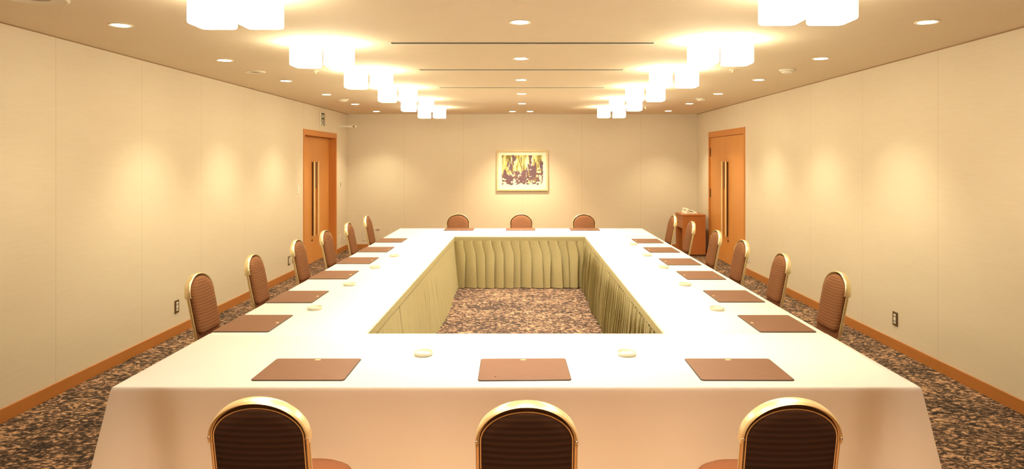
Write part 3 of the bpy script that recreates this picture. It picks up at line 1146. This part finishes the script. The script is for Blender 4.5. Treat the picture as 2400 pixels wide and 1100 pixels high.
plate('wall_outlet', 'bronze rimmed outlet on the left wall beside the nearest left chair', 'outlet', 'L', 6.57, 0.28, 0.078, 0.124, BP, WP, 0.034, 0.086, 2)
plate('wall_outlet', 'bronze rimmed outlet low on the right wall, nearest the camera', 'outlet', 'R', 6.06, 0.28, 0.078, 0.124, BP, WP, 0.034, 0.086, 2)
plate('wall_outlet', 'outlet on the left wall beside the third left chair, left of the orange door', 'outlet', 'L', 9.72, 0.26, 0.078, 0.124, BP, WP, 0.042, 0.086, 2)
plate('wall_outlet', 'outlet half hidden behind the third left chair', 'outlet', 'L', 9.90, 0.26, 0.070, 0.120, BP, WP, 0.042, 0.086, 1)
plate('wall_outlet', 'outlet on the right wall just beyond the fourth right chair, by the door', 'outlet', 'R', 10.02, 0.26, 0.070, 0.120, WP, BP, 0.020, 0.080, 1)
plate('wall_outlet', 'wide outlet low on the left wall between door and far corner', 'outlet', 'L', 12.44, 0.27, 0.13, 0.12, WP, M['metal_white'], 0.10, 0.08, 2)
plate('wall_outlet', 'narrow outlet low on the left wall, closest to the far corner', 'outlet', 'L', 12.74, 0.28, 0.075, 0.12, WP, M['metal_white'], 0.045, 0.08, 2)
plate('light_switch', 'light switch on the left wall between door and far corner', 'light switch', 'L', 12.46, 1.27, 0.11, 0.12, M['metal_white'], BP, 0.022, 0.09)
plate('light_switch', 'pale light switch on the left wall before the orange door', 'light switch', 'L', 10.12, 1.27, 0.075, 0.125, WP, WP, 0.04, 0.08)

# access panel on the far wall
root = empty('access_panel', (-2.83, YB, 0.29))
tag(root, 'flush cream access panel low on the far wall in the left corner', 'access panel')
m = MB(); m.box(-0.28, -0.006, -0.11, 0.28, 0, 0.11, 0.002, 1)
m.build('panel', M['wall_back'], root)
m = MB()
m.box(-0.286, -0.008, 0.110, 0.286, 0, 0.116); m.box(-0.286, -0.008, -0.118, 0.286, 0, -0.110)
m.box(-0.286, -0.008, -0.110, -0.280, 0, 0.110); m.box(0.280, -0.008, -0.110, 0.286, 0, 0.110)
m.build('panel_rim', M['metal_white'], root)
m = MB(); m.box(-0.01, -0.012, 0.075, 0.05, -0.005, 0.085)
m.build('latch', BP, root)

# exit pictogram sign above the left door
root = empty('exit_sign', (XL, 11.31, 2.405))
tag(root, 'square exit sign with a dark running figure above the left door', 'sign')
m = MB(); m.box(0, -0.115, -0.12, 0.022, 0.115, 0.12, 0.003, 1)
m.build('sign_body', M['sign_face'], root)
m = MB()
X0 = 0.022
T = (0.0015, 0, 0)
def q(pts):
    m.poly([(X0, y, z) for y, z in pts], T)
# doorway outline
q([(-0.095, 0.085), (0.095, 0.085), (0.095, 0.110), (-0.095, 0.110)])
q([(-0.095, -0.05), (-0.070, -0.05), (-0.070, 0.085), (-0.095, 0.085)])
q([(0.066, -0.110), (0.095, -0.110), (0.095, 0.085), (0.066, 0.085)])
# running figure: torso, arms, legs
q([(-0.03, 0.035), (0.012, 0.045), (0.030, -0.015), (-0.008, -0.025)])
q([(-0.028, 0.035), (-0.064, 0.010), (-0.058, -0.006), (-0.018, 0.016)])
q([(0.012, 0.044), (0.060, 0.018), (0.056, 0.002), (0.014, 0.020)])
q([(-0.008, -0.022), (-0.052, -0.06), (-0.092, -0.100), (-0.070, -0.112), (-0.030, -0.07), (0.016, -0.028)])
q([(0.010, -0.018), (0.030, -0.016), (0.046, -0.065), (0.030, -0.110), (0.008, -0.105), (0.022, -0.062)])
q([(-0.010 + 0.020 * math.cos(i * PI / 6), 0.066 + 0.018 * math.sin(i * PI / 6)) for i in range(12)])
pk = m.build('pictogram', M['sign_ink'], root)
pk['label'] = 'dark doorway and running figure'

# slim arm on the left wall in the far corner
root = empty('wall_bracket', (XL, 12.40, 2.345))
tag(root, 'slim cream bracket arm with a round end, high in the far left corner', 'wall bracket')
m = MB(); m.lathe([(0.035, 0), (0.035, 0.012), (0.02, 0.018)], (0, 0, 0), 20, 'X')
m.build('wall_mount', M['white_plastic'], root, True)
m = MB(); m.box(0.012, -0.018, -0.018, 0.245, 0.018, 0.018, 0.006, 2)
m.build('arm', M['white_plastic'], root, True)
m = MB(); m.tube([(0.24, 0, 0), (0.285, 0, 0)], 0.008, 10)
m.build('joint', BP, root, True)
m = MB(); m.lathe([(0.004, 0.278), (0.018, 0.284), (0.026, 0.300), (0.018, 0.318), (0.004, 0.324)], (0, 0, 0), 18, 'X')
m.build('knob', M['white_plastic'], root, True)
